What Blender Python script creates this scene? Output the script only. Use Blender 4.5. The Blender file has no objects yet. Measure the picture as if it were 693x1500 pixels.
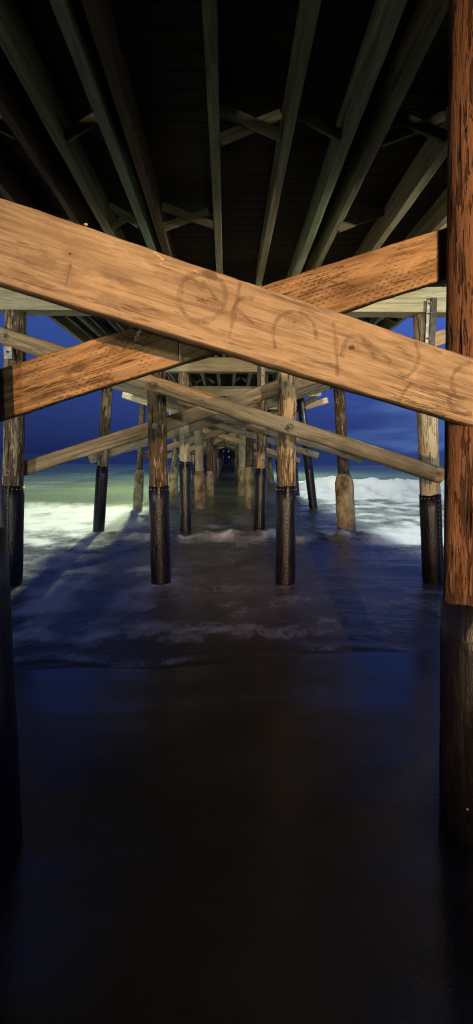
import bpy, bmesh, math, random
from mathutils import Vector, Matrix, noise, Euler
random.seed(7)
C = bpy.context.scene.collection
R = math.radians
F, CX, CY, H = 700.0, 346.5, 750.0, 2.2
PITCH, YAW = R(7.0), R(-1.02)

# ------------------------------------------------------------------ camera
cam = bpy.data.cameras.new('camera'); camo = bpy.data.objects.new('camera', cam); C.objects.link(camo)
cam.sensor_fit = 'HORIZONTAL'; cam.sensor_width = 36; cam.lens = 36*F/693
cam.clip_start = 0.05; cam.clip_end = 9000
camo.location = (0, 0, H); camo.rotation_euler = (R(90)-PITCH, 0, YAW)
bpy.context.scene.camera = camo
CM = Euler((R(90)-PITCH, 0, YAW)).to_matrix()
def at(px, py, Y):
    """the point in the world at depth Y that was measured in the photograph"""
    d = CM @ Vector(((px-CX)/F, -(py-CY)/F, -1))
    return Vector((0, 0, H)) + d*(Y/d.y)

# ------------------------------------------------------------------ node helper
class NT:
    def __init__(s, name):
        s.m = bpy.data.materials.new(name); s.m.use_nodes = True
        s.t = s.m.node_tree; s.t.nodes.clear()
        s.out = s.t.nodes.new('ShaderNodeOutputMaterial')
        s.b = s.t.nodes.new('ShaderNodeBsdfPrincipled')
        s.t.links.new(s.b.outputs[0], s.out.inputs['Surface'])
    def put(s, sock, v):
        if isinstance(v, bpy.types.NodeSocket): s.t.links.new(v, sock)
        elif isinstance(v, (tuple, list)) and len(v) == 3 and sock.type == 'RGBA': sock.default_value = (*v, 1)
        else: sock.default_value = v
    def math(s, op, a, b=0.0, c=0.0, clamp=False):
        n = s.t.nodes.new('ShaderNodeMath'); n.operation = op; n.use_clamp = clamp
        s.put(n.inputs[0], a); s.put(n.inputs[1], b); s.put(n.inputs[2], c); return n.outputs[0]
    def mix(s, f, a, b, mode='MIX'):
        n = s.t.nodes.new('ShaderNodeMix'); n.data_type = 'RGBA'; n.blend_type = mode
        s.put(n.inputs[0], f); s.put(n.inputs[6], a); s.put(n.inputs[7], b); return n.outputs[2]
    def coord(s, scale, loc=(0, 0, 0), rand=True):
        tc = s.t.nodes.new('ShaderNodeTexCoord'); v = tc.outputs['Object']
        if rand:
            oi = s.t.nodes.new('ShaderNodeObjectInfo')
            n = s.t.nodes.new('ShaderNodeVectorMath'); n.operation = 'MULTIPLY_ADD'
            s.put(n.inputs[0], oi.outputs['Random']); n.inputs[1].default_value = (31, 17, 23); s.put(n.inputs[2], v); v = n.outputs[0]
        mp = s.t.nodes.new('ShaderNodeMapping'); s.put(mp.inputs[0], v)
        mp.inputs['Scale'].default_value = scale; mp.inputs['Location'].default_value = loc
        return mp.outputs[0]
    def noise(s, v, scale=1, detail=4, rough=.55, dist=0):
        n = s.t.nodes.new('ShaderNodeTexNoise'); s.put(n.inputs['Vector'], v)
        n.inputs['Scale'].default_value = scale; n.inputs['Detail'].default_value = detail
        n.inputs['Roughness'].default_value = rough; n.inputs['Distortion'].default_value = dist
        return n.outputs[0]
    def ramp(s, f, lo, hi, a=0.0, b=1.0):
        n = s.t.nodes.new('ShaderNodeMapRange'); n.interpolation_type = 'SMOOTHSTEP'
        s.put(n.inputs[0], f)
        for i, v in enumerate((lo, hi, a, b)): n.inputs[i+1].default_value = v
        return n.outputs[0]
    def sep(s, v):
        n = s.t.nodes.new('ShaderNodeSeparateXYZ'); s.put(n.inputs[0], v); return n.outputs
    def bump(s, h, strength=.4, dist=.02):
        n = s.t.nodes.new('ShaderNodeBump'); n.inputs['Strength'].default_value = strength
        n.inputs['Distance'].default_value = dist; s.put(n.inputs['Height'], h)
        s.put(s.b.inputs['Normal'], n.outputs[0])
    def fin(s, col, rough=.8, spec=.3):
        s.put(s.b.inputs['Base Color'], col); s.put(s.b.inputs['Roughness'], rough)
        s.put(s.b.inputs['Specular IOR Level'], spec); return s.m

# ------------------------------------------------------------------ materials
def wood(name, base, dark, ax=0, crack=.5, patch=.5, knots=(), incise=False, rough=.8, light=None, fine=1.0, stains=(), splits=0):
    """sawn timber; ax is the local axis the grain runs along"""
    n = NT(name)
    def sc(along, across):
        v = [across*fine]*3; v[ax] = along*fine; return tuple(v)
    warp = n.coord(sc(1.2, 9), rand=True)
    g1 = n.noise(n.coord(sc(1.7, 30)), 1, 8, .68, .9)          # fibre bands
    g2 = n.noise(n.coord(sc(6, 140)), 1, 3, .6)               # fine fibres
    big = n.noise(n.coord(sc(1.3, 3.2)), 1, 3, .5)            # tone patches
    col = n.mix(n.ramp(g1, .34, .62), dark, base)
    col = n.mix(n.ramp(g2, .42, .66, .0, .5), col, [c*.5 for c in base])
    if light: col = n.mix(n.ramp(big, .52, .7, 0, .55), col, light)
    col = n.mix(n.ramp(big, .5, .28, 0, patch), col, dark)
    ck = n.noise(n.coord(sc(5, 46), (3, 5, 9)), 1, 2, .5)
    crk = n.ramp(ck, .66, .74, 0, 1)
    col = n.mix(n.math('MULTIPLY', crk, crack), col, [c*.25 for c in dark])
    ck2 = n.ramp(n.noise(n.coord(sc(9, 120), (7, 2, 4)), 1, 3, .6), .62, .68, 0, 1)
    col = n.mix(n.math('MULTIPLY', ck2, crack*.8), col, [c*.5 for c in dark])
    # long drying splits and salt-bleached or dirty cloudy areas
    if splits:
        sp = n.noise(n.coord(sc(.9, 17), (5, 5, 1)), 1, 5, .6, 1.2)
        spl = n.math('MULTIPLY', n.ramp(n.math('ABSOLUTE', n.math('SUBTRACT', sp, .5)), .016, .004), n.ramp(n.noise(n.coord(sc(2, 5), (1, 8, 1)), 1, 2), .52, .62))
        col = n.mix(n.math('MULTIPLY', spl, .8), col, [c*.3 for c in dark]); crk = n.math('MAXIMUM', crk, spl)
        dirt = n.noise(n.coord((3.2, 6, 6), (4, 1, 7)), 1, 6, .68, .6)
        col = n.mix(n.ramp(dirt, .52, .70, 0, .45), col, dark); col = n.mix(n.ramp(dirt, .44, .30, 0, .35), col, [c*1.2 for c in (light or base)])
    hgt = n.math('SUBTRACT', n.math('MULTIPLY', g1, .6), n.math('MULTIPLY', crk, .8))
    tc = n.t.nodes.new('ShaderNodeTexCoord').outputs['Object']
    for (kx, kz, kr) in knots:
        vm = n.t.nodes.new('ShaderNodeMapping'); n.put(vm.inputs[0], tc)
        vm.inputs['Location'].default_value = (-kx*.55, 0, -kz); vm.inputs['Scale'].default_value = (.55, 0, 1)
        ln = n.t.nodes.new('ShaderNodeVectorMath'); ln.operation = 'LENGTH'; n.put(ln.inputs[0], vm.outputs[0])
        wob = n.math('ADD', ln.outputs['Value'], n.math('MULTIPLY', n.math('SUBTRACT', n.noise(tc, 26, 4), .5), kr*1.3))
        ring = n.math('SINE', n.math('MULTIPLY', wob, 6.28*3.5/kr))
        fall = n.ramp(wob, kr*1.5, kr*.4, 0, 1)
        col = n.mix(n.math('MULTIPLY', fall, n.ramp(ring, -.3, .9, .0, .42)), col, [c*.75 for c in dark])
        col = n.mix(n.ramp(wob, kr*.26, kr*.12, 0, .9), col, [c*.3 for c in dark])
        hgt = n.math('ADD', hgt, n.math('MULTIPLY', n.math('MULTIPLY', fall, ring), .15))
    for (sx, sz, sr, sq, st) in stains:                        # brown stains of their own shape
        vm = n.t.nodes.new('ShaderNodeMapping'); n.put(vm.inputs[0], tc)
        vm.inputs['Location'].default_value = (-sx*sq, 0, -sz); vm.inputs['Scale'].default_value = (sq, 0, 1)
        ln = n.t.nodes.new('ShaderNodeVectorMath'); ln.operation = 'LENGTH'; n.put(ln.inputs[0], vm.outputs[0])
        wob = n.math('ADD', ln.outputs['Value'], n.math('MULTIPLY', n.math('SUBTRACT', n.noise(tc, 22, 4), .5), sr*2.2))
        col = n.mix(n.ramp(wob, sr, sr*.35, 0, st), col, [c*.45 for c in dark])
    if incise:                                                  # rows of treatment incisions
        x, y, z = n.sep(tc)
        zr = n.math('DIVIDE', n.math('ADD', z, n.math('MULTIPLY', n.noise(tc, 3, 2), .02)), .0175); row = n.math('FLOOR', zr)
        xs = n.math('ADD', n.math('DIVIDE', x, .040), n.math('MULTIPLY', row, .5))
        fx = n.math('FRACT', n.math('ADD', xs, n.math('MULTIPLY', n.noise(tc, 16, 2), 1.3))); fz = n.math('FRACT', zr)
        da = n.math('MULTIPLY', n.ramp(fx, .40, .28), n.math('MULTIPLY', n.ramp(fz, .3, .42), n.ramp(fz, .72, .6)))
        da = n.math('MULTIPLY', da, n.ramp(n.noise(tc, 6, 4), .42, .60))
        col = n.mix(n.math('MULTIPLY', da, .75), col, [c*.4 for c in dark])
        hgt = n.math('SUBTRACT', hgt, n.math('MULTIPLY', da, .6))
    n.bump(n.math('ADD', hgt, n.math('MULTIPLY', g2, .25)), .55, .012)
    return n.fin(col, rough, .25)

def pilewood(name, pale, dark, amount=.5, tone=1.0, tint=None, sx=1.0):
    """round timber, weathered in long vertical strips"""
    n = NT(name)
    v = n.coord((17*sx, 17*sx, 1.7)); w = n.coord((48, 48, 7)); f = n.coord((110, 110, 14))
    strip = n.noise(v, 1, 5, .62, .6); ch = n.noise(w, 1, 3, .6, .4); fi = n.noise(f, 1, 2)
    big = n.noise(n.coord((2, 2, .8)), 1, 3)
    k = n.math('ADD', strip, n.math('MULTIPLY', n.math('SUBTRACT', big, .5), .55))
    k = n.math('ADD', k, n.math('MULTIPLY', n.math('SUBTRACT', ch, .5), .75))
    m = n.ramp(k, amount-.05, amount+.05)
    col = n.mix(m, dark, pale)
    col = n.mix(n.ramp(fi, .35, .7, .45, 0), col, [c*.5 for c in pale])
    col = n.mix(n.ramp(n.noise(n.coord((5, 5, 2.2), (4, 4, 4)), 1, 3), .55, .68, 0, .55), col, tint or [c*.55 for c in pale])
    crk = n.ramp(n.noise(n.coord((30, 30, 1.7), (9, 1, 2)), 1, 2, .5, .3), .62, .68)
    col = n.mix(n.math('MULTIPLY', crk, .85), col, [c*.3 for c in dark])
    n.bump(n.math('SUBTRACT', n.math('ADD', n.math('MULTIPLY', m, .8), n.math('MULTIPLY', fi, .3)), crk), .8, .022)
    return n.fin(col, .82, .2)

M = {}
M['front_board'] = wood('warm_sawn_fir', (.345, .245, .145), (.18, .11, .06), knots=[(-.33, .015, .032), (.02, .045, .035), (-.90, .03, .02), (.30, .02, .03)], crack=.42, patch=.4,
                        light=(.41, .285, .165), splits=1, fine=1.25, stains=[(-.365, .118, .03, .6, .75), (-.72, .0, .03, .25, .3), (-1.0, -.03, .03, .2, .35)])
M['second_board'] = wood('incised_fir', (.34, .20, .09), (.11, .055, .024), incise=True, splits=1, crack=.85, patch=.75, light=(.37, .235, .125),
                         stains=[(-.78, .0, .03, .35, .7), (-.5, .05, .03, .3, .6), (.15, .05, .03, .3, .6)])
M['brace'] = wood('weathered_brace', (.48, .35, .21), (.19, .12, .065), crack=.6, patch=.6, light=(.46, .37, .25), fine=.6)
M['brace_grey'] = wood('grey_brace', (.40, .35, .25), (.16, .13, .09), crack=.6, patch=.7, light=(.42, .38, .28), fine=.6)
M['cap'] = wood('pale_cap_timber', (.45, .43, .31), (.24, .22, .145), crack=.25, patch=.4, light=(.43, .41, .31), fine=.45)
M['joist'] = wood('joist_timber', (.36, .34, .235), (.15, .13, .08), ax=1, crack=.4, patch=.7, light=(.33, .31, .22), fine=.5)
M['joist_green'] = wood('greenish_joist_timber', (.36, .43, .30), (.21, .25, .16), ax=1, crack=.25, patch=.4, fine=.5)
M['joist_brown'] = wood('brown_joist_timber', (.16, .11, .07), (.06, .04, .025), ax=1, crack=.4, patch=.6, fine=.5)
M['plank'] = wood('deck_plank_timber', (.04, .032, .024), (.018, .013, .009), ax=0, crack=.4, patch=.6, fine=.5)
M['strut'] = wood('strut_timber', (.24, .21, .13), (.09, .075, .045), ax=0, crack=.4, patch=.6, fine=.6)
M['pile'] = pilewood('peeling_pile', (.48, .38, .26), (.045, .027, .018), .53)
M['pile_dark'] = pilewood('dark_peeling_pile', (.44, .33, .21), (.026, .016, .010), .645)
M['pile_tan'] = pilewood('tan_pile', (.43, .32, .20), (.07, .04, .023), .46, sx=.7)
M['pile_pale'] = pilewood('pale_pile', (.47, .42, .31), (.15, .12, .08), .36, sx=.7)
M['pile_red'] = pilewood('creosoted_red_pile', (.165, .076, .036), (.034, .015, .008), .47, tint=(.20, .09, .035), sx=.8)

def sleeve_mat(crust=1.0):
    n = NT('black_pile_wrap')
    v = n.coord((6, 6, 2)); a = n.noise(v, 1, 4); b = n.noise(n.coord((26, 26, 3)), 1, 3)
    col = n.mix(n.ramp(a, .5, .75, 0, .6), (.006, .0055, .006), (.016, .013, .011))
    col = n.mix(n.ramp(b, .64, .72, 0, .5*crust), col, (.05, .042, .03))
    cr = n.noise(n.coord((38, 38, 16), (2, 9, 4)), 1, 4, .7)
    col = n.mix(n.math('MULTIPLY', n.ramp(cr, .60, .67), n.ramp(a, .42, .6, 0, crust)), col, (.085, .075, .06))
    ru = n.noise(n.coord((60, 60, 40), (8, 3, 1)), 1, 2)
    col = n.mix(n.math('MULTIPLY', n.ramp(ru, .68, .72), n.ramp(a, .45, .35)), col, (.34, .12, .03))
    n.bump(n.math('ADD', n.math('MULTIPLY', a, .7), n.math('ADD', n.math('MULTIPLY', b, .5), n.math('MULTIPLY', cr, .7))), .7, .014)
    return n.fin(col, n.ramp(b, .3, .7, .24, .5), .5)
M['sleeve'] = sleeve_mat()
M['sleeve_near'] = sleeve_mat(.15)
def metal(name, col, rough, met=.7):
    n = NT(name); a = n.noise(n.coord((14, 14, 14)), 1, 4)
    n.b.inputs['Metallic'].default_value = met
    n.bump(a, .3, .004)
    return n.fin(n.mix(n.ramp(a, .35, .7), [c*.5 for c in col], col), rough, .5)
M['rivet'] = metal('rivet_steel', (.55, .50, .44), .45, .2)
M['bolt'] = metal('rusty_bolt', (.30, .22, .14), .6, .2)
M['strap'] = metal('dark_steel_strap', (.06, .055, .05), .5)
M['plate'] = metal('galvanised_plate', (.42, .42, .40), .55, .3)
def concrete():
    n = NT('mossy_concrete'); a = n.noise(n.coord((4, 4, 2.5)), 1, 5, .65); b = n.noise(n.coord((22, 22, 12)), 1, 4, .6)
    x, y, z = n.sep(n.t.nodes.new('ShaderNodeTexCoord').outputs['Object'])
    col = n.mix(n.ramp(a, .35, .65), (.17, .14, .075), (.40, .34, .21))
    col = n.mix(n.ramp(b, .56, .7, 0, .6), col, (.10, .08, .045))
    col = n.mix(n.math('MULTIPLY', n.ramp(a, .5, .3), n.ramp(z, .8, 1.6, 0, .8)), col, (.07, .05, .035))
    n.bump(n.math('ADD', a, n.math('MULTIPLY', b, .5)), .6, .03)
    return n.fin(col, .85, .2)
M['concrete'] = concrete()
def simple(name, col, rough=.7, spec=.3):
    n = NT(name); a = n.noise(n.coord((20, 20, 20)), 1, 3)
    return n.fin(n.mix(n.ramp(a, .3, .7), [c*.7 for c in col], col), rough, spec)
M['string'] = simple('pale_string', (.85, .80, .66))
M['splinter'] = simple('fresh_splinter', (.60, .40, .22))
def graffiti_mat():
    n = NT('faded_marker'); a = n.noise(n.coord((26, 26, 26), rand=False), 1, 4, .6)
    uv = n.t.nodes.new('ShaderNodeAttribute'); uv.attribute_name = 'edge'
    al = n.math('MULTIPLY', n.ramp(uv.outputs['Fac'], 0, 1), n.ramp(a, .3, .65, .10, .36))
    n.put(n.b.inputs['Alpha'], al)
    return n.fin((.17, .11, .07), .8, .1)
M['graffiti'] = graffiti_mat()
def lamp_glass(name, col, st):
    n = NT(name); n.b.inputs['Emission Color'].default_value = (*col, 1); n.b.inputs['Emission Strength'].default_value = st
    return n.fin((.8, .8, .7), .4)
M['glow'] = lamp_glass('lit_lamp_glass', (1, .85, .55), .7)
M['glow_green'] = lamp_glass('lit_green_lamp_glass', (.55, 1, .7), .35)

# ------------------------------------------------------------------ object helpers
def tag(o, label, cat=None, group=None, kind=None):
    if label: o['label'] = label
    if cat: o['category'] = cat
    if group: o['group'] = group
    if kind: o['kind'] = kind
    return o
def obj(name, bm, mat, parent=None, smooth=False, loc=None):
    me = bpy.data.meshes.new(name); bm.normal_update(); bm.to_mesh(me); bm.free()
    me.materials.append(mat)
    if smooth:
        for p in me.polygons: p.use_smooth = True
    o = bpy.data.objects.new(name, me); C.objects.link(o)
    if parent: o.parent = parent
    if loc: o.location = loc
    return o
def empty(name, loc=(0, 0, 0)):
    o = bpy.data.objects.new(name, None); C.objects.link(o); o.location = loc; o.empty_display_size = .1; return o

def timber(L, h, t, segs=24, rnd=.012, wob=.004, seed=0, ax=0, taper=0):
    """sawn timber along local X: soft edged section, slightly uneven, centred"""
    bm = bmesh.new(); rings = []; nc = 3
    prof = []
    for cx, cz, a0 in ((1, 1, 0), (-1, 1, 90), (-1, -1, 180), (1, -1, 270)):
        for i in range(nc+1):
            a = R(a0+90*i/nc)
            prof.append((cx*(t/2-rnd)+rnd*math.cos(a), cz*(h/2-rnd)+rnd*math.sin(a)))
    for s in range(segs+1):
        x = -L/2+L*s/segs; ring = []
        k = 1-taper*s/segs
        for (py, pz) in prof:
            d = noise.noise(Vector((x*1.5+seed*7, py*5, pz*5)))*wob*2 + noise.noise(Vector((x*11+seed*3, py*9, pz*9)))*wob
            chip = max(0, noise.noise(Vector((x*5+seed*5, py*3, pz*3+9)))-.42)*wob*9
            q = Vector((py, pz)); q = q*k*(1-chip) + q.normalized()*d
            ring.append(bm.verts.new((x, q.x, q.y)))
        rings.append(ring)
    n = len(prof)
    for a, b in zip(rings, rings[1:]):
        for i in range(n): bm.faces.new((a[i], b[i], b[(i+1) % n], a[(i+1) % n]))
    bm.faces.new(rings[0]); bm.faces.new(rings[-1][::-1])
    bmesh.ops.recalc_face_normals(bm, faces=bm.faces)
    if ax == 1:
        bmesh.ops.rotate(bm, verts=bm.verts, cent=(0, 0, 0), matrix=Matrix.Rotation(R(90), 3, 'Z'))
    return bm
def orient(o, a, b):
    """put a timber built along local X so that it runs from a to b, its height axis in the vertical plane"""
    d = (b-a).normalized(); up = Vector((0, 0, 1)); y = up.cross(d).normalized(); z = d.cross(y)
    m = Matrix((d, y, z)).transposed().to_4x4(); m.translation = (a+b)/2; o.matrix_world = m
def lathe(prof, segs=20, bump=.0, seed=0, stretch=1.2, cap=True, chip=0):
    bm = bmesh.new(); rings = []
    for (z, r) in prof:
        ring = []
        for i in range(segs):
            a = 2*math.pi*i/segs; c, s = math.cos(a), math.sin(a)
            rr = r*(1+bump*(noise.noise(Vector((c*2.2+seed, s*2.2, z*stretch)))+.5*noise.noise(Vector((c*6+seed, s*6, z*stretch*1.6)))))
            if chip: rr -= max(0, noise.noise(Vector((c*4+seed*3, s*4, z*.8)))-.25)*chip
            ring.append(bm.verts.new((rr*c, rr*s, z)))
        rings.append(ring)
    for a, b in zip(rings, rings[1:]):
        for i in range(segs): bm.faces.new((a[i], a[(i+1) % segs], b[(i+1) % segs], b[i]))
    if cap: bm.faces.new(rings[0][::-1]); bm.faces.new(rings[-1])
    return bm
def box(bm, c, s, rot=None):
    r = bmesh.ops.create_cube(bm, size=1); vs = r['verts']
    bmesh.ops.scale(bm, vec=s, verts=vs)
    if rot is not None: bmesh.ops.rotate(bm, verts=vs, cent=(0, 0, 0), matrix=rot)
    bmesh.ops.translate(bm, vec=c, verts=vs); return vs

# ------------------------------------------------------------------ piles
def pile(base, top, r, mat, label, sleeve=None, jacket=None, group='timber piles under the pier', detail=1, seam=-90, steel=False, name='timber_pile', bolts=(), rt=None, seed=None):
    """a round pile from base to top; sleeve / jacket give the height in metres above the base where they end"""
    seed = random.random()*90 if seed is None else seed
    t = empty(name, base); tag(t, label, 'pile', group)
    d = top-base; L = d.length
    t.rotation_mode = 'QUATERNION'; t.rotation_quaternion = Vector((0, 0, 1)).rotation_difference(d.normalized())
    rt = rt or r*.97; n = int(L/.14) if detail == 2 else int(L/.3)+2
    sg = 36 if detail == 2 else (20 if detail else 12)
    pr = [(L*i/n, r+(rt-r)*i/n) for i in range(n+1)]
    obj('shaft', lathe(pr, sg, .035 if not steel else .0, seed, chip=(.03 if not steel else 0)), mat, t, True)
    if sleeve:
        rs = r*1.07
        pr = [(-.3, rs)]+[(sleeve*i/8, rs*(1+.012*math.sin(i*2.1))) for i in range(1, 9)]+[(sleeve, r*.9)]
        sb = lathe(pr, sg, .012, seed+4)
        for v in sb.verts:
            if v.co.z > sleeve-.01: v.co.z += .022*noise.noise(Vector((v.co.x*9+seed, v.co.y*9, 1)))+.01*noise.noise(Vector((v.co.x*30, v.co.y*30, seed)))
        s = obj('sleeve', sb, M['sleeve_near' if seam is None else 'sleeve'], t, True)
        if detail and seam is not None:
            a = R(seam); bm = bmesh.new()
            box(bm, (0, 0, 0), (.036, .008, sleeve-.02)); sm = obj('seam_strip', bm, M['sleeve'], s)
            sm.location = (math.cos(a)*(rs+.006), math.sin(a)*(rs+.006), sleeve/2); sm.rotation_euler.z = a+math.pi/2
            bm = bmesh.new(); step = .075
            z = .05
            while z < sleeve-.03:
                for sd in (0,):
                    v = bmesh.ops.create_icosphere(bm, subdivisions=1, radius=.0100)['verts']
                    bmesh.ops.scale(bm, vec=(1, .55, 1), verts=v)
                    bmesh.ops.translate(bm, verts=v, vec=(sd+random.uniform(-.002, .002), -.008, z-sleeve/2))
                z += step*random.uniform(.93, 1.07)
            for k in range(9):                                   # rivets round the rim of the wrap
                an = a-R(90)+R(22)*k
                v = bmesh.ops.create_icosphere(bm, subdivisions=1, radius=.009)['verts']
                p = Vector((math.cos(an)*(rs+.002), math.sin(an)*(rs+.002), sleeve-.05))-sm.location
                p = Matrix.Rotation(-sm.rotation_euler.z, 3, 'Z') @ p
                bmesh.ops.translate(bm, verts=v, vec=p)
            rv = obj('rivets', bm, M['rivet'], s, True); rv.location = sm.location; rv.rotation_euler = sm.rotation_euler
            rv['kind'] = 'stuff'
    if jacket:
        j, rj = jacket
        pr = [(-.4, rj), (.1, rj), (j*.5, rj*1.03), (j*.78, rj*1.02), (j*.88, rj*.97), (j*.96, rj*.8), (j, r*1.03), (j+.005, r*.7)]
        if detail: pr = [(-.4, rj)]+[(j*.8*i/7, rj*(1+.02*math.sin(i*1.7))) for i in range(8)]+pr[4:]
        obj('concrete_jacket', lathe(pr, 24, .05, seed+8, 2), M['concrete'], t, True)
    return t

def bolt_part(parent, loc, r=.05):
    """washer, nut and shank; faces local -Y of the parent"""
    bm = bmesh.new()
    for (rr, y0, y1, sg) in ((r, 0, -.012, 20), (r*.58, -.012, -.04, 6), (r*.3, -.04, -.065, 10)):
        v = bmesh.ops.create_cone(bm, cap_ends=True, segments=sg, radius1=rr, radius2=rr*.93, depth=abs(y1-y0))['verts']
        bmesh.ops.rotate(bm, verts=v, cent=(0, 0, 0), matrix=Matrix.Rotation(R(90), 3, 'X'))
        bmesh.ops.translate(bm, verts=v, vec=(0, (y0+y1)/2, 0))
    o = obj('bolt', bm, M['bolt'], parent); o.location = loc; return o

BY = [2.4+5.6*k for k in range(22)]
WATER = 0.0
CT, CB = 4.80, 4.42                                            # cap beam top / bottom
# --- near bent
def base_at(p, q, z):                                          # extend the line p-q to height z
    return p+(q-p)*((z-p.z)/(q.z-p.z))
pr1 = at(702, 460, 2.42); pr2 = at(696, 878, 2.42)
b = base_at(pr1, pr2, -.4); tp = base_at(pr1, pr2, CB)
near_right = pile(b, tp, .158, M['pile_red'], 'thick red-brown creosoted pile in the right foreground, black wrapped below', sleeve=pr2.z+.4, detail=2, rt=.146, seam=None, seed=3.3)
# scattered nail heads on its wrap
sl = [c for c in near_right.children if c.name.startswith('sleeve')][0]
for an, z in ((-118, 1.72), (-98, 1.69), (-106, 1.50), (-125, .75), (-90, .5)):
    bm = bmesh.new(); bmesh.ops.create_icosphere(bm, subdivisions=2, radius=.007)
    obj('nail_head', bm, M['rivet'], sl, True, (.172*math.cos(R(an)), .172*math.sin(R(an)), z))
lp1 = at(-62, 560, 2.3); lp2 = at(-26, 1150, 2.3)
lb = base_at(lp1, lp2, -.4); lt = base_at(lp1, lp2, CB)
pile(lb, lt, .165, M['pile_pale'], 'leaning near pile cut by the left edge, mostly black wrapped', sleeve=at(-40, 772, 2.3).z+.4, detail=2, seam=None, seed=8.1)

NAMES = {
 (1, 0): 'peeling outer pile at far left standing in the wash, black wrap below',
 (1, 1): 'dark peeling pile left of centre in the second row, black riveted wrap',
 (1, 2): 'tan pile right of centre in the second row, two bolts and black riveted wrap',
 (1, 3): 'pale grey outer pile right, beside the red pile, black riveted wrap',
 (2, 0): 'leaning outer pile in the lit foam on the left, black wrapped below',
 (2, 1): 'third-row pile left of centre, pale above its black wrap',
 (2, 2): 'third-row pile right of centre, pale with black wrap, behind the tan pile',
 (2, 3): 'black-streaked pile on the right with a bottle-shaped concrete jacket',
 (3, 0): 'slim pile in the green water on the left with concrete jacket',
 (3, 1): 'fourth-row pile left of centre on a tall concrete jacket',
 (3, 2): 'fourth-row pile right of centre, dark above its concrete jacket',
 (3, 3): 'steeply leaning black steel pile before the white breaker',
 (4, 0): 'fifth-row outer pile on the left, concrete jacket in the shallows',
 (4, 1): 'fifth-row inner pile on the left side of the tunnel, stained concrete jacket',
 (4, 2): 'fifth-row inner pile on the right side of the tunnel, stained concrete jacket',
 (4, 3): 'thin dark pile just behind the steeply leaning steel pile'}
# (bottom pixel, upper pixel), kind, sleeve or jacket top pixel
SPEC = {
 (1, 0): ((17, 858), (22, 520), .165, 'pile', 's', 711), (1, 1): ((236, 858), (229, 560), .158, 'pile_dark', 's', 712),
 (1, 2): ((418, 862), (421, 560), .158, 'pile_tan', 's', 712), (1, 3): ((635, 860), (621, 470), .165, 'pile_pale', 's', 724),
 (2, 0): ((144, 784), (157, 572), .155, 'pile', 's', 683), (2, 1): ((272, 773), (269, 560), .15, 'pile_pale', 's', 676),
 (2, 2): ((380, 777), (385, 560), .15, 'pile_tan', 's', 686), (2, 3): ((508, 778), (497, 570), .165, 'pile_dark', 'j', 694),
 (3, 0): ((202, 741), (209, 590), .12, 'pile_dark', 'j', 688), (3, 1): ((293, 741), (291, 630), .17, 'pile_pale', 'j', 690),
 (3, 2): ((367, 739), (366, 640), .16, 'pile_dark', 'j', 684), (3, 3): ((458, 734), (441, 590), .16, 'steel', 's', 655),
 (4, 0): ((254, 712), (257, 640), .15, 'pile', 'j', 684), (4, 1): ((308, 725), (307, 650), .15, 'pile_dark', 'j', 690),
 (4, 2): ((355, 727), (355, 650), .17, 'pile_pale', 'j', 684), (4, 3): ((435, 724), (428, 640), .14, 'steel', 's', 640)}
kinds = ['pile', 'pile_dark', 'pile_pale', 'pile_tan']
for k in range(1, 22):
    for c in range(4):
        Y = BY[k]
        if (k, c) in SPEC:
            (bp, up, r, mt, wr, wy) = SPEC[(k, c)]
            p = at(*bp, Y); q = at(*up, Y); q2 = q
            # foot goes below the water, head meets the cap
            bb = base_at(p, q, -.6); tt = base_at(p, q, CB-.002)
            wz = at(bp[0], wy, Y).z
            ln = (wz+.6)/((tt-bb).normalized().z)
            steel = mt == 'steel'
            m = M['sleeve'] if steel else M[mt]
            o = pile(bb, tt, r, m, NAMES[(k, c)], sleeve=ln if wr == 's' else None,
                     jacket=(ln, r*1.62 if c in (0, 3) else r*1.42) if wr == 'j' else None, detail=2 if k == 1 else 1, seam=(-90, -82, -88, -70)[c], steel=steel,
                     name='steel_pile' if steel else 'timber_pile')
        else:
            x = (-3.45, -1.12, .92, 3.35)[c]+random.uniform(-.08, .08); lean = (.012, .01, -.01, -.012)[c]+random.uniform(-.02, .02)
            bb = Vector((x, Y+random.uniform(-.05, .05), -.6)); tt = bb+Vector((lean*4+(.25, 0, 0, -.25)[c], 0, CB+.6-.002))
            r = random.uniform(.13, .165); wr = random.random() < (.75 if c in (1, 2) else .5)
            side = ('outer left', 'inner left', 'inner right', 'outer right')[c]
            lab = 'weathered pile in the distant %s row of the pier tunnel' % side
            pile(bb, tt, r, M[kinds[int(random.random()*4)]], lab, sleeve=None if wr else random.uniform(1.9, 2.4),
                 jacket=(random.uniform(1.9, 2.3), r*1.4) if wr else None, detail=0, group='distant piles of the %s row' % side)

# ------------------------------------------------------------------ near cross braces
def brace(a, b, h, t, mat, label, name='diagonal_brace', seed=0, rnd=.02, wob=.006, segs=40, group='diagonal braces bolted across the piles', bolts=()):
    L = (b-a).length
    o = obj(name, timber(L, h, t, segs, rnd, wob, seed), mat, None, False)
    for p in o.data.polygons: p.use_smooth = len(p.vertices) == 4
    orient(o, a, b); tag(o, label, 'brace', group)
    inv = o.matrix_world.inverted()
    for q, r in bolts:
        l = inv @ q; bolt_part(o, (l.x, -t/2-.001, l.z), r)
    return o
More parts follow.
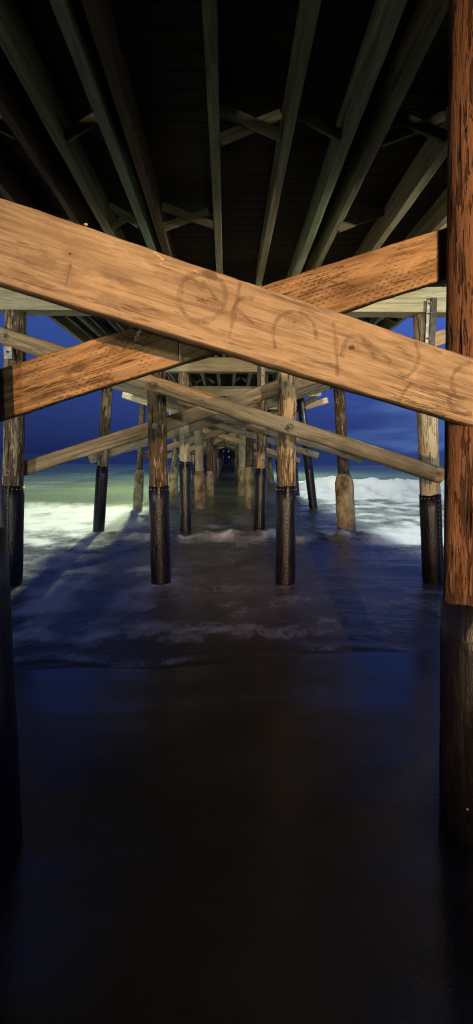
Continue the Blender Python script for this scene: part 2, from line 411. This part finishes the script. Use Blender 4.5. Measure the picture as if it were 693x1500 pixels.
# front board: bolted on the near face of the near piles
fa = at(0, 352, 1.90); fb = at(693, 573.5, 2.25); fd = (fb-fa).normalized()
fa2, fb2 = fa-fd*1.1, fb+fd*1.3
front = brace(fa2+Vector((0, .05, 0)), fb2+Vector((0, .05, 0)), .292, .095, M['front_board'], 'large warm brown board crossing the foreground from upper left to lower right, faded graffiti', 'foreground_brace', 1, .009, .0034, 160)
finv = front.matrix_world.inverted()
def onfront(px, py):                                            # a measured point carried on to the face of the board
    d = CM @ Vector(((px-CX)/F, -(py-CY)/F, -1)); o = Vector((0, 0, H))
    o2 = finv @ o; d2 = finv.to_3x3() @ d; s = (-.0475-.004-o2.y)/d2.y; return o2+d2*s
# faded writing as thin strokes
def stroke(pts, w):
    w *= 1.7; bm = bmesh.new(); el = bm.verts.layers.float.new('edge')
    P = [onfront(*p) for p in pts]
    S = []
    for i in range(len(P)-1):                                   # Catmull-Rom
        p0, p1, p2, p3 = P[max(i-1, 0)], P[i], P[i+1], P[min(i+2, len(P)-1)]
        for k in range(6):
            t = k/6; S.append(.5*((2*p1)+(p2-p0)*t+(2*p0-5*p1+4*p2-p3)*t*t+(3*p1-p0-3*p2+p3)*t**3))
    S.append(P[-1]); rows = []
    for i, p in enumerate(S):
        d = (S[min(i+1, len(S)-1)]-S[max(i-1, 0)]); n = Vector((-d.z, 0, d.x)).normalized()
        ww = w*(.75+.5*noise.noise(Vector((i*.23, w*9, pts[0][0]))))
        row = []
        for s, e in ((-1, 0), (-.45, 1), (.45, 1), (1, 0)):
            v = bm.verts.new((p.x+n.x*ww*s, p.y, p.z+n.z*ww*s)); v[el] = e*(0 if i in (0, len(S)-1) else 1); row.append(v)
        rows.append(row)
    for a, b in zip(rows, rows[1:]):
        for i in range(3): bm.faces.new((a[i], b[i], b[i+1], a[i+1]))
    obj('graffiti_stroke', bm, M['graffiti'], front)
W = .011
stroke([(300, 425), (285, 412), (268, 408), (265, 425), (262, 446), (278, 466), (300, 470), (322, 458), (330, 438), (328, 418), (308, 404), (284, 402), (266, 414)], W)
stroke([(296, 410), (308, 426), (318, 440), (326, 448)], W*.8)
stroke([(352, 412), (347, 440), (341, 470), (335, 496)], W*.8)
stroke([(372, 438), (356, 436), (344, 448), (338, 462)], W*.7)
stroke([(346, 452), (362, 466), (372, 474)], W*.6)
stroke([(404, 512), (400, 486), (408, 466), (428, 456), (448, 462), (460, 476), (464, 500)], W*.8)
stroke([(488, 470), (492, 500), (494, 530), (494, 552)], W*.8)
stroke([(500, 524), (506, 502), (516, 490), (530, 494), (546, 508), (562, 520), (574, 532)], W*.9)
stroke([(530, 500), (544, 514), (552, 524)], W*1.3)
stroke([(608, 500), (614, 520), (608, 540), (594, 552), (584, 546)], W*.8)
stroke([(604, 560), (592, 574), (584, 590)], W*.7)
stroke([(692, 530), (676, 536), (664, 548), (662, 562), (666, 576), (658, 584), (664, 600), (680, 606), (692, 606)], W)
stroke([(96, 420), (100, 402), (104, 386)], W*.35)
# chipped splinters and nail holes along its top edge
bm = bmesh.new()
for px, py, s in ((228, 369, .010), (233, 372, .012), (238, 377, .010), (236, 384, .006), (270, 396, .006), (286, 394, .009), (290, 397, .006), (126, 326, .007)):
    p = onfront(px, py)
    s *= .7; v = bmesh.ops.create_icosphere(bm, subdivisions=1, radius=s)['verts']
    for q in v: q.co = Vector((q.co.x*1.7, q.co.y*.5, q.co.z*.7))+Vector([random.uniform(-.3, .3)*s for _ in range(3)])
    bmesh.ops.translate(bm, verts=v, vec=(p.x, p.y+.006, p.z-.004))
o = obj('splinters', bm, M['splinter'], front); o['kind'] = 'stuff'

# second board behind the near piles
s0 = at(0, 581, 2.63); s1 = at(645, 376, 2.63); sd = (s1-s0).normalized()
second = brace(s0-sd*.9, s1+sd*.9, .245, .09, M['second_board'], 'rough orange-brown board with rows of short cuts, rising left to right behind the foreground board', 'crossing_brace', 2, .010, .0045, 130)
M2 = second.matrix_world
# string over the second board
def tube(pts, r, name, mat, segs=6):
    bm = bmesh.new(); rings = []
    for i, p in enumerate(pts):
        d = (pts[min(i+1, len(pts)-1)]-pts[max(i-1, 0)]).normalized(); a = d.cross(Vector((0, 1, .01))).normalized(); b_ = d.cross(a)
        rings.append([bm.verts.new(p+(a*math.cos(2*math.pi*k/segs)+b_*math.sin(2*math.pi*k/segs))*r) for k in range(segs)])
    for a, b_ in zip(rings, rings[1:]):
        for k in range(segs): bm.faces.new((a[k], a[(k+1) % segs], b_[(k+1) % segs], b_[k]))
    bm.faces.new(rings[0]); bm.faces.new(rings[-1][::-1]); bmesh.ops.recalc_face_normals(bm, faces=bm.faces)
    return obj(name, bm, mat, None, True)
pts = []
for i in range(16):
    t = i/15; p = at(212-15*t+2.2*math.sin(i*1.9), 470+29*t, 2.28+.24*t); pts.append(p)
tag(tube(pts, .0045, 'frayed_string', M['string']), 'frayed pale string hanging under the foreground board', 'string')
pts = [at(263.5+.5*math.sin(i), 484+i*6, 2.50) for i in range(14)]
M['cord'] = simple('grey_cord', (.60, .57, .48))
tag(tube(pts[:8], .0035, 'thin_cord', M['cord']), 'thin straight grey cord hanging before the rough crossing board', 'cord')

# ------------------------------------------------------------------ braces of the following bents
def bent_braces(k, a0, a1, b0, b1, mats, la, lb, ba=(), bb=(), seg=50, rnd=.078, h=.25):
    Y = BY[k]
    A0, A1 = at(*a0, Y-.24), at(*a1, Y-.24); B0, B1 = at(*b0, Y+.23), at(*b1, Y+.23)
    brace(A0-Vector((0, .02, 0)), A1-Vector((0, .02, 0)), h, .165, M[mats[0]], la, seed=k*3, rnd=rnd, wob=.010, segs=seg, bolts=[(at(x, y, Y-.24), .068) for x, y in ba])
    brace(B0, B1, h*.95, .10, M[mats[1]], lb, seed=k*3+1, rnd=.03, wob=.010, segs=seg)
bent_braces(1, (-12, 487), (647, 697), (32, 688), (652, 492), ('brace', 'brace'),
            'rounded brace falling left to right across the second-row piles', 'flat brace rising left to right behind the second-row piles',
            ba=((11, 495), (226, 566), (424, 627), (640, 694)))
bent_braces(2, (120, 548), (531, 672), (131, 673), (560, 540), ('brace_grey', 'brace_grey'),
            'grey brace falling left to right across the third-row piles', 'grey brace rising left to right behind the third-row piles',
            ba=((269, 596), (383, 631), (503, 663)), seg=36)
bent_braces(3, (180, 578), (466, 668), (204, 668), (480, 586), ('brace_grey', 'brace'),
            'grey brace falling left to right across the fourth-row piles', 'dark brace rising left to right behind the fourth-row piles',
            ba=((292, 616), (366, 637), (450, 660)), seg=30)
for k in range(4, 16):
    Y = BY[k]; j = lambda: random.uniform(-.12, .12)
    for (xa, za, xb, zb, dy, w) in ((-3.6, 4.1+j(), 3.7, 1.95+j(), -.24, 'falling'), (-3.7, 2.0+j(), 3.6, 4.1+j(), .23, 'rising')):
        brace(Vector((xa, Y+dy, za)), Vector((xb, Y+dy, zb)), .25, .11, M[random.choice(['brace_grey', 'brace'])],
              'distant %s diagonal brace deep in the pier tunnel' % w, seed=k*2, segs=10, group='distant braces %s left to right' % w)

# bolts carried by piles: upper bolt on the tan pile, the dark pile and the left outer pile
def pile_bolt(px, py, Y, pl, r=.05):
    bpy.context.view_layer.update()
    w = at(px, py, Y); l = pl.matrix_world.inverted() @ w
    rad = math.hypot(l.x, l.y)
    o = bolt_part(pl, (0, 0, 0), r); o.location = (l.x, -.158*1.02, l.z)
by = {o['label']: o for o in C.objects if o.get('category') == 'pile'}
pile_bolt(421, 562, 7.84, by[NAMES[(1, 2)]]); pile_bolt(227, 624, 7.84, by[NAMES[(1, 1)]]); pile_bolt(10, 692, 7.84, by[NAMES[(1, 0)]], .06)

# ------------------------------------------------------------------ caps, joists, deck
ORD = ['near', 'second', 'third', 'fourth', 'fifth', 'sixth', 'seventh', 'eighth']
for k in range(-1, 22):
    Y = 2.4+5.6*k
    L = 7.3+random.uniform(-.05, .05)
    lab = {1: 'big pale cap beam across the second row of piles, sky below its ends', 2: 'pale cap beam seen in the gap above the crossing braces',
           3: 'lower of the two pale cap beams framed above the crossing braces'}.get(k, 'cap beam across the piles overhead, deep in shadow or distance')
    if k in (-1,): lab = 'cap beam across the piles overhead, deep in shadow or distance'
    o = obj('cap_beam', timber(L, CT-CB, .34, 40 if 0 <= k < 4 else 8, .012, .004, k+20), M['cap'], None)
    o.location = (.02+random.uniform(-.03, .03), Y, (CT+CB)/2); tag(o, lab, 'cap beam', 'cap beams across the piles', 'thing')
JX1 = [-3.42, -2.85, -2.25, -1.72, -1.42, -.98, -.80, -.11, .50, 1.01, 1.27, 1.90, 2.45, 2.98, 3.45]
JB, JH, JW = CT+.002, .30, .085
for k in range(-1, 21):
    y0 = 2.4+5.6*k
    n = 0
    if k in (0, 1): xs = JX1
    elif k <= 9: xs = [-3.45+.53*i+random.uniform(-.05, .05) for i in range(14)]; xs[-1] = 3.45
    elif k <= 20: xs = [-3.45, -2.6, -1.75, -.9, -.05, .8, 1.65, 2.5, 3.45]
    if k == -1: xs = [-3.42, -2.6, -1.8, -1.0, -.2, .6, 1.4, 2.2, 2.9, 3.45]
    for i, x in enumerate(xs):
        L = 5.594; w = JW*random.uniform(.9, 1.15)
        mt = 'joist'
        if k == 0: mt = {2: 'joist_brown', 3: 'joist_brown', 5: 'joist_green', 6: 'joist_brown', 9: 'joist_green'}.get(i, 'joist')
        o = obj('joist', timber(L, JH, w, 26 if k in (0, 1) else 4, .008, .004, i+k*20, ax=1), M[mt], None)
        sx = .045 if k % 2 else -.045
        if k <= 1: sx = 0
        o.location = (x+sx, y0+2.8, JB+JH/2); o.rotation_euler.z = random.uniform(-.004, .004)
        if k == 0:
            lab = {5: 'pale greenish joist left of the centre joist, overhead above the foreground board', 6: 'brown joist tight beside the greenish left joist overhead',
                   7: 'single straight joist overhead at the middle, running away to the tunnel', 8: 'olive joist overhead just right of the middle one',
                   9: 'bright greenish joist overhead right of the middle, brightest of them', 10: 'olive joist close to the right of the bright greenish joist',
                   11: 'dim joist overhead at the right with a slanting strut beside it', 4: 'dim joist overhead at upper left',
                   3: 'brown dim joist overhead near the upper left corner'}.get(i, 'dim joist near the edge of the deck above the near bay')
        elif k == 1: lab = 'joist in the bay just beyond the big pale cap beam'
        else: lab = 'distant joist under the deck of the far bays'
        tag(o, lab, 'joist', 'joists of the near bay' if k == 0 else ('joists of the second bay' if k == 1 else 'joists of the far bays'))
# bridging struts between joists (pairs that cross)
for k in range(0, 6):
    y0 = 2.4+5.6*k; xs = sorted(JX1 if k == 0 else [-3.45+.53*i for i in range(14)])
    for yy, key in ((y0+2.0, 'a'), (y0+3.6, 'b')):
        if k > 2 and key == 'b': continue
        for i in range(len(xs)-1):
            xa, xb = xs[i]+.06, xs[i+1]-.06
            if xb-xa < .2: continue
            if random.random() < .35: continue
            y = yy
            for up in (0, 1):
                if random.random() < .2: continue
                za, zb = (JB+.05, JB+.25) if up else (JB+.25, JB+.05)
                xa, xb = xs[i]+.045, xs[i+1]-.045; yq = y+.03*(1 if up else -1)
                o = obj('bridging_strut', timber(math.hypot(xb-xa, zb-za), .085, .04, 6, .006, .003, i), M['strut'], None)
                orient(o, Vector((xa, yq, za)), Vector((xb, yq, zb)))
                tag(o, 'short slanting strut nailed between two joists under the deck' if k == 0 else 'small slanting strut between joists beyond the big pale cap beam', 'strut', 'bridging struts near' if k == 0 else 'bridging struts beyond')
# knee struts seen under the far caps
for k in (2, 3, 4):
    Y = BY[k]-.9
    for i, x in enumerate((-2.0, -1.2, -.5, .15, .8, 1.5, 2.2)):
        xa = x; xb = x+(.32 if (i % 2) else -.28)
        o = obj('knee_strut', timber(.42, .08, .06, 5, .006, .003, i), M['cap'], None)
        orient(o, Vector((xa, Y, JB-.0)), Vector((xb, Y+.3, JB+.27)))
        tag(o, 'small pale strut in the gap above cap beams of the pier tunnel', 'strut', 'pale struts above the tunnel cap beams')
# deck planks, one sheet of boards with gaps
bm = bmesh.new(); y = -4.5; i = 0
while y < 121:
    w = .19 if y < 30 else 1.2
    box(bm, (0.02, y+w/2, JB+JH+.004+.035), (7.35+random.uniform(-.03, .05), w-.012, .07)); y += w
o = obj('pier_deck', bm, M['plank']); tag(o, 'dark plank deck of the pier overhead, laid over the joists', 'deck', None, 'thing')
# rafters seen at the left bay beyond the cap (utility pipes under the deck)
for i, (x, z, r) in enumerate(((-2.95, 4.70, .035), (-2.78, 4.72, .02), (-2.2, 4.66, .045), (-1.95, 4.70, .018), (-2.52, 4.68, .028))):
    pts = [Vector((x+.02*math.sin(j), 8.3+j*1.2, z-.0-.01*math.sin(j*1.3))) for j in range(10)]
    o = tube(pts, r, 'conduit_pipe', M['plate'] if i % 2 else M['strap'])
    tag(o, ('grey' if i % 2 else 'dark')+' pipe running under the deck left, beyond the big cap beam', 'pipe', 'pipes under the deck at the left')
# ragged plank ends under the right edge of third bay
for i, (a, b_, Y) in enumerate((((424, 566), (480, 548), 12.6), ((424, 580), (478, 560), 12.9), ((446, 591), (462, 582), 14.0))):
    o = brace(at(*a, Y), at(*b_, Y), (.26, .2, .15)[i], .09, M['brace_grey'],
              ('broken plank end jutting right of the tan pile, topmost', 'broken plank end right of the tan pile, below the topmost', 'small broken board end hanging by the leaning steel pile')[i], 'broken_plank', 60+i, .02, .02, 14, 'broken plank ends')

# hardware
def plate(px0, py0, px1, py1, Y, name, mat, label, holes=(), t=.02, cat='plate', rot=0):
    a, b_ = at(px0, py0, Y), at(px1, py1, Y); c = (a+b_)/2; w, h = abs(b_.x-a.x), abs(b_.z-a.z)
    bm = bmesh.new(); box(bm, (0, 0, 0), (w, t, h)); bmesh.ops.bevel(bm, geom=bm.edges[:], offset=.004, segments=2, affect='EDGES')
    o = obj(name, bm, mat); o.location = c; o.rotation_euler.y = rot; tag(o, label, cat)
    for py in holes:
        p = at((px0+px1)/2, py, Y)-c; bolt_part(o, (0, -t/2-.001, p.z), .022)
    return o
plate(625.5, 440, 631, 508, 7.78, 'strap_plate', M['plate'], 'pale bolted strap plate down the right outer pile and cap beam', (445, 460, 496))
plate(631.5, 436, 637, 508, 7.76, 'steel_channel', M['strap'], 'dark steel channel beside the pale strap on the right outer pile')
plate(383, 528, 387.5, 582, 13.1, 'hanger_plate', M['plate'], 'pale slotted hanger plate on the third-row pile right of centre', (536, 550, 566))
plate(377, 526, 382.5, 590, 13.12, 'hanger_channel', M['strap'], 'dark channel beside the slotted hanger plate')
plate(6, 508, 19, 526, 7.72, 'junction_box', M['plate'], 'small grey metal box on the left outer pile below the brace end', (516,), t=.06, cat='junction box')
plate(642, 484, 652, 503, 8.4, 'hanging_plate', M['plate'], 'small tilted grey plate against the sky by the red pile', rot=R(14))

# distant lamps at the tunnel's end
for i, (px, py, r, g) in enumerate(((327.5, 661, .13, 0), (335, 661, .10, 0), (327.5, 669.5, .11, 1), (335.5, 669.5, .13, 1))):
    p = at(px, py, 112)
    t = empty('landing_lamp', p); tag(t, ['upper left', 'upper right', 'lower left', 'lower right'][i]+' of the four tiny lamps at the far end of the tunnel', 'lamp', 'tiny lamps at the tunnel end')
    bm = bmesh.new(); bmesh.ops.create_icosphere(bm, subdivisions=2, radius=r); obj('lamp_globe', bm, M['glow_green' if g else 'glow'], t, True)
    bm = bmesh.new(); box(bm, (0, .05, -r-.45 if py < 665 else -r-.2), (.05, .05, .9 if py < 665 else .4)); obj('lamp_post', bm, M['strap'], t)

bm = bmesh.new()  # added dark screen, keeps sky from showing through the tunnel end
for i in range(16): box(bm, (-3.4+.45*i, 0, 2.1), (.41, .06, 4.6+.1*math.sin(i*2)))
for z in (1.2, 3.2): box(bm, (0, .08, z), (7.2, .1, .2))
o = obj('sky_block_screen', bm, M['plank'], None, False, (0, 119, 0)); tag(o, 'dark plank screen added to block the sky at the far end of the pier tunnel', 'screen')
# ------------------------------------------------------------------ sea
def sstep(a, b_, x):
    t = min(1, max(0, (x-a)/(b_-a))); return t*t*(3-2*t)
def nz(x, y, z=0.0): return noise.noise(Vector((x, y, z)))
def fbm(x, y, z=0.0, o=4):
    s, a = 0, 1
    for _ in range(o): s += a*noise.noise(Vector((x, y, z))); x *= 2.1; y *= 2.1; a *= .5
    return s
def crest(x): return 27.0+1.6*nz(x*.16, 3.3)+.5*nz(x*.7, 1.1)
def height(x, y):
    far = sstep(6, 20, y)
    h = .055*far*fbm(x*.12, y*.38, 2)+.02*sstep(4.5, 9, y)*fbm(x*.8, y*1.6, 5, 3)
    h += .10*sstep(16, 60, y)*nz(x*.03, y*.12, 7)*(1+.0*y)
    A = sstep(2.2, 5.5, x); t = y-crest(x)
    w = math.exp(-(t/1.3)**2) if t < 0 else math.exp(-(t/4.5)**2)
    lump = 1+.20*nz(x*.9, 9.1)+.13*nz(x*2.4, 2.2)
    h += A*.80*w*lump
    if -6 < t < .6: h += A*.30*(fbm(x*.9, y*1.0, 11, 5))*sstep(-7, -1.5, t)*sstep(.6, -.2, t)
    t2 = y-72-3*nz(x*.05, 1.0)
    h += .9*math.exp(-(t2/7)**2 if t2 < 0 else -(t2/12)**2)*(.55+.45*nz(x*.04, 6.6))
    t3 = y-(20.5+1.2*nz(x*.2, 8.2)); Al = sstep(-2.0, -5, x)
    h += Al*.22*math.exp(-(t3/1.0)**2 if t3 < 0 else -(t3/3)**2)
    # white line of foam running below the pier
    t4 = y-(12.3+.35*nz(x*.7, 4.0)); Ac = sstep(-4, -2.4, x)*sstep(4.6, 3.4, x)
    h += Ac*.15*math.exp(-(t4/.5)**2)*(1+1.2*nz(x*2.3, 5.5)+.5*fbm(x*4, y*4, 2))
    t5 = y-(5.0+.45*nz(x*.5, .4)+.2*nz(x*1.4, .9)+.08*x)
    h += .012*math.exp(-(t5/.10)**2)
    return h
def foam(x, y):
    f = 0.0
    n1 = fbm(x*.5, y*.42, 3); n2 = fbm(x*1.3, y*1.15, 6)
    # left wash
    l = sstep(-1.2, -3.2, x+.5*n1)
    top = sstep(20.6+.8*nz(x*.3, 1), 19.2+.8*nz(x*.3, 1), y); f = max(f, l*top*sstep(11.0, 14.5, y+1.2*n1)*(.95+.35*n2+.2*n1))
    f = max(f, l*top*sstep(6.0, 11.0, y)*(.52+.75*n2+.3*n1))
    f = max(f, sstep(.3, -1.6, x)*sstep(4.9, 5.6, y)*sstep(11, 8, y)*(.52+1.05*n2))
    # faint streaks over the green water
    f = max(f, sstep(20, 30, y)*sstep(-2, -4, x)*(.20+.40*fbm(x*.10, y*.55, 8))*sstep(120, 60, y))
    # right breaker and wash
    A = sstep(2.4, 5.0, x+.5*n1+.14*max(0, 14-y)); t = y-crest(x)
    f = max(f, A*sstep(.25, -.2, t+.25*n2)*sstep(-5.5, -3.0, t+.8*n1)*1.2)
    f = max(f, A*sstep(.2, -.3, t)*sstep(11.3, 13.2, y+.8*n1)*(.55+.75*n2+.35*n1))
    f = max(f, A*sstep(10.6, 11.8, y+.5*n1)*sstep(15.5, 13.5, y)*(.95+.3*n2))
    f = max(f, sstep(9, 20, x)*(sstep(68, 71, y)*sstep(74, 72, y))*(.5+.8*nz(x*.2, 2)))
    # under the pier
    t4 = y-(12.3+.35*nz(x*.7, 4.0))
    Ac = sstep(-4.2, -2.4, x)*sstep(4.6, 3.4, x)
    f = max(f, Ac*math.exp(-(t4/.8)**2)*(.62+.75*n2+.4*n1))
    f = max(f, Ac*sstep(12, 13, y)*sstep(24, 15, y)*(.28+.5*n2))
    f = max(f, sstep(6, 12, y)*sstep(13, 12, y)*(.22+.5*fbm(x*.9, y*1.4, 12)))
    f = max(f, (.26+.6*fbm(x*1.1+3, y*1.5, 14))*sstep(5, 6, y)*sstep(9, 7, y))
    # swash line on the sand
    t5 = y-(5.0+.45*nz(x*.5, .4)+.2*nz(x*1.4, .9)+.08*x)
    f = max(f, (1-sstep(.03, .16, abs(t5)))*(.42*sstep(.2, -1.6, x)+.02+.5*n2+.3*n1))
    return max(0, min(1.3, f))
NR, NCOL = 460, 300
ys = [4.0*math.exp(i*(math.log(3500/4.0)/NR)) for i in range(NR+1)]
# denser rows between 5 and 35 m
ys = []
y = 3.0
while y < 3500:
    ys.append(y); y += .045 if y < 8 else (.07 if y < 14 else (.10 if y < 30 else (y*.006 if y < 90 else y*.05)))
verts, faces, fo = [], [], []
for y in ys:
    hw = 7+1.0*y
    for i in range(NCOL+1):
        u = i/NCOL*2-1; x = hw*(.55*u+.45*u**3)
        e = height(x, y) if y < 300 else 0
        shore = sstep(5.6, 4.4, y)
        ye = y
        verts.append((x, ye, e*(1-shore*.7)))
        fo.append(foam(x, y) if y < 300 else 0)
W1 = NCOL+1
for r in range(len(ys)-1):
    for i in range(NCOL): a = r*W1+i; faces.append((a, a+1, a+1+W1, a+W1))
me = bpy.data.meshes.new('sea'); me.from_pydata(verts, [], faces)
at_ = me.attributes.new('foam', 'FLOAT', 'POINT'); at_.data.foreach_set('value', fo)
for p in me.polygons: p.use_smooth = True
sea = bpy.data.objects.new('sea', me); C.objects.link(sea); tag(sea, None, None, None, 'structure')
n = NT('sea_water')
a = n.t.nodes.new('ShaderNodeAttribute'); a.attribute_name = 'foam'
v1 = n.coord((1.8, 1.3, 2), rand=False); nn = n.noise(v1, 1, 6, .62, .5); n3 = n.noise(n.coord((7, 4.5, 4), rand=False), 1, 6, .7)
ff = n.math('ADD', a.outputs['Fac'], n.math('ADD', n.math('MULTIPLY', n.math('SUBTRACT', nn, .5), .75), n.math('MULTIPLY', n.math('SUBTRACT', n3, .5), .7)))
web = n.noise(n.coord((1.5, 1.1, 2), (5, 1, 0), rand=False), 1, 5, .6, 1.4)
wb = n.math('MULTIPLY', n.ramp(n.math('ABSOLUTE', n.math('SUBTRACT', web, .5)),   .075, .0), n.ramp(n.math('SUBTRACT', a.outputs['Fac'], n.math('MULTIPLY', n3, .4)), -.05, .3, 0, .32))
fm = n.math('MAXIMUM', n.ramp(ff, .22, 1.05), wb)
x, yv, z = n.sep(n.t.nodes.new('ShaderNodeTexCoord').outputs['Object'])
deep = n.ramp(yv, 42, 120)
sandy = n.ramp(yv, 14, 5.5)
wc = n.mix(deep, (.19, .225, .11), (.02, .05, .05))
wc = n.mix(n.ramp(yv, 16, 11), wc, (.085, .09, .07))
wc = n.mix(n.math('MULTIPLY', n.math('MULTIPLY', sandy, n.ramp(n.math('ADD', x, n.math('MULTIPLY', nn, 1.2)), 1.1, 2.3, 1, .15)), n.ramp(nn, .3, .65, .25, 1)), wc, (.26, .23, .20))  # sandy wash; missing warm light at right is painted in as darker water
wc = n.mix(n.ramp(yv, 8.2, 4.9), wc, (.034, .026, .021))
col = n.mix(fm, wc, (.74, .76, .72))
n.put(n.b.inputs['IOR'], 1.33)
rp = n.noise(n.coord((2.4, 4, 2), (3, 3, 3), rand=False), 1, 4, .6)
n.bump(n.math('ADD', n.math('MULTIPLY', rp, .5), n.math('MULTIPLY', ff, .6)), .5, .08)
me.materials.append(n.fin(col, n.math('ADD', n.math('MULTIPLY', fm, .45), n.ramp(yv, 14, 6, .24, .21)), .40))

# ------------------------------------------------------------------ sand
def sandz(x, y):
    z = .16*sstep(5.6, 2.2, y)+.45*sstep(2.6, -.6, y)+.5*sstep(0, -6, y)
    z -= .022+.9*sstep(5.0, 14, y)
    return z+.030*fbm(x*.42, y*.7, 21)+.010*fbm(x*1.6, y*2, 24)+.02*sstep(2, 0, y)*fbm(x*2, y*2, 22)
verts, faces = [], []
ysn = [-60+i*2 for i in range(28)]+[-4+.08*i for i in range(135)]+[7.0+1.5**i for i in range(16)]
xs = [math.copysign(abs(u)**2.2*60, u) if abs(u) > 0 else 0 for u in [i/60-1 for i in range(121)]]
for y in ysn:
    for x in xs: verts.append((x*(1+max(0, y)*.3), y, sandz(x, y)))
for r in range(len(ysn)-1):
    for i in range(120): a = r*121+i; faces.append((a, a+1, a+122, a+121))
me = bpy.data.meshes.new('beach_sand'); me.from_pydata(verts, [], faces)
for p in me.polygons: p.use_smooth = True
o = bpy.data.objects.new('beach_sand', me); C.objects.link(o); tag(o, None, None, None, 'structure')
n = NT('wet_sand'); g = n.noise(n.coord((60, 60, 60), rand=False), 1, 3); bg = n.noise(n.coord((.8, 1.6, 1), rand=False), 1, 4)
n.bump(n.math('ADD', g, n.math('MULTIPLY', bg, 2)), .2, .006)
me.materials.append(n.fin(n.mix(n.ramp(bg, .35, .65), (.016, .012, .010), (.032, .024, .019)), n.ramp(bg, .3, .7, .19, .30), .36))

# ------------------------------------------------------------------ sky
w = bpy.data.worlds.new('World'); bpy.context.scene.world = w; w.use_nodes = True
t = w.node_tree; t.nodes.clear(); L = t.links.new
def N(ty): return t.nodes.new(ty)
out = N('ShaderNodeOutputWorld'); bg = N('ShaderNodeBackground'); L(bg.outputs[0], out.inputs[0])
tc = N('ShaderNodeTexCoord'); sp = N('ShaderNodeSeparateXYZ'); L(tc.outputs['Generated'], sp.inputs[0])
cr = N('ShaderNodeValToRGB'); L(sp.outputs[2], cr.inputs[0])
el_ = cr.color_ramp.elements; el_[0].position = 0; el_[0].color = (.0105, .019, .09, 1); el_[1].position = 1; el_[1].color = (.010, .020, .08, 1)
for p, c in ((.03, (.0155, .028, .120)), (.12, (.027, .050, .205)), (.28, (.040, .088, .36)), (.55, (.02, .04, .16))):
    e = el_.new(p); e.color = (*c, 1)
# dusk glow is stronger to the right
mr = N('ShaderNodeMapRange'); L(sp.outputs[0], mr.inputs[0]); mr.inputs[1].default_value = -.5; mr.inputs[2].default_value = .5; mr.inputs[3].default_value = .76; mr.inputs[4].default_value = 1.55
mp = N('ShaderNodeMapping'); L(tc.outputs['Generated'], mp.inputs[0]); mp.inputs['Scale'].default_value = (3, 3, 16); mp.inputs['Location'].default_value = (0, 0, -1.0)
cn = N('ShaderNodeTexNoise'); L(mp.outputs[0], cn.inputs[0]); cn.inputs['Scale'].default_value = 1.1; cn.inputs['Detail'].default_value = 5
cm = N('ShaderNodeMapRange'); L(cn.outputs[0], cm.inputs[0]); cm.inputs[1].default_value = .48; cm.inputs[2].default_value = .72; cm.interpolation_type = 'SMOOTHSTEP'
cx_ = N('ShaderNodeMapRange'); L(sp.outputs[0], cx_.inputs[0]); cx_.inputs[1].default_value = .0; cx_.inputs[2].default_value = .25
cmm = N('ShaderNodeMath'); cmm.operation = 'MULTIPLY'; L(cm.outputs[0], cmm.inputs[0]); L(cx_.outputs[0], cmm.inputs[1])
mx = N('ShaderNodeMix'); mx.data_type = 'RGBA'; L(cmm.outputs[0], mx.inputs[0]); L(cr.outputs[0], mx.inputs[6]); mx.inputs[7].default_value = (.050, .098, .27, 1)
L(mx.outputs[2], bg.inputs[0]); L(mr.outputs[0], bg.inputs[1])

# ------------------------------------------------------------------ lamps
def lamp(name, ty, loc, power, col, **k):
    l = bpy.data.lights.new(name, ty); l.energy = power; l.color = col
    for a, b_ in k.items(): setattr(l, a, b_)
    o = bpy.data.objects.new(name, l); C.objects.link(o); o.location = loc; return o
def aim(o, p): o.rotation_euler = (Vector(p)-o.location).to_track_quat('-Z', 'Y').to_euler()
s = lamp('beach_street_lamp', 'SPOT', (.2, -9, 2.75), 8200, (1, .60, .31), spot_size=R(25), spot_blend=.8, shadow_soft_size=.05)
aim(s, (.75, 2.4, 2.34))
lamp('distant_floodlight', 'POINT', (-3, -32, 1.9), 17000, (1, .95, .72), shadow_soft_size=.8)
lowl = lamp('low_fill_light', 'SPOT', (.9, -4.2, 1.2), 280, (.86, .98, .74), spot_size=R(27), spot_blend=.3, shadow_soft_size=.08)  # unseen uplight added to fill the second board and joists
aim(lowl, (-.3, 8, 3.62))
for (x, y, z, p, c) in ((-3.5, 15, 9.5, 3400, (.95, 1, .88)), (-4.2, 29, 9.5, 8000, (.88, 1, .56)), (3.3, 12.5, 9.5, 3000, (.95, 1, .97)), (3.8, 23, 9.5, 1900, (.92, 1, .97)), (-3.9, 45, 9.5, 3500, (.6, 1, .75)), (3.7, 47, 9.5, 9000, (.75, 1, .88))):
    lamp('pier_lamp', 'POINT', (x, y, z), p, c, shadow_soft_size=.25)
for (p, e, c, tgt) in (((5.6, 3.4, 3.9), 1150, (1, .95, .68), (.8, 10, 5.6)), ((-6.2, 3.0, 3.8), 560, (1, .95, .76), (-1.5, 11, 4.3)),
                       ((6.4, 15.5, 4.2), 800, (1, .97, .76), (0, 30, 4.6)), ((-6.4, 15.5, 4.2), 800, (1, .97, .74), (0, 30, 4.6)), ((6.4, 38, 4.6), 1500, (1, .97, .76), (0, 60, 3))):
    l = lamp('side_fill_spot', 'SPOT', p, e, c, spot_size=R(74), spot_blend=.6, shadow_soft_size=.15); aim(l, tgt)  # unseen spots added beside the pier to brighten caps, braces and piles

sc = bpy.context.scene
sc.view_settings.view_transform = 'Standard'; sc.view_settings.look = 'None'; sc.view_settings.exposure = 0; sc.view_settings.gamma = 1
sc.cycles.pixel_filter_type = 'BLACKMAN_HARRIS'; sc.cycles.filter_width = 1.15; sc.cycles.use_denoising = True; sc.cycles.max_bounces = 5; sc.cycles.sample_clamp_indirect = 3
sc.cycles.caustics_reflective = False; sc.cycles.caustics_refractive = False
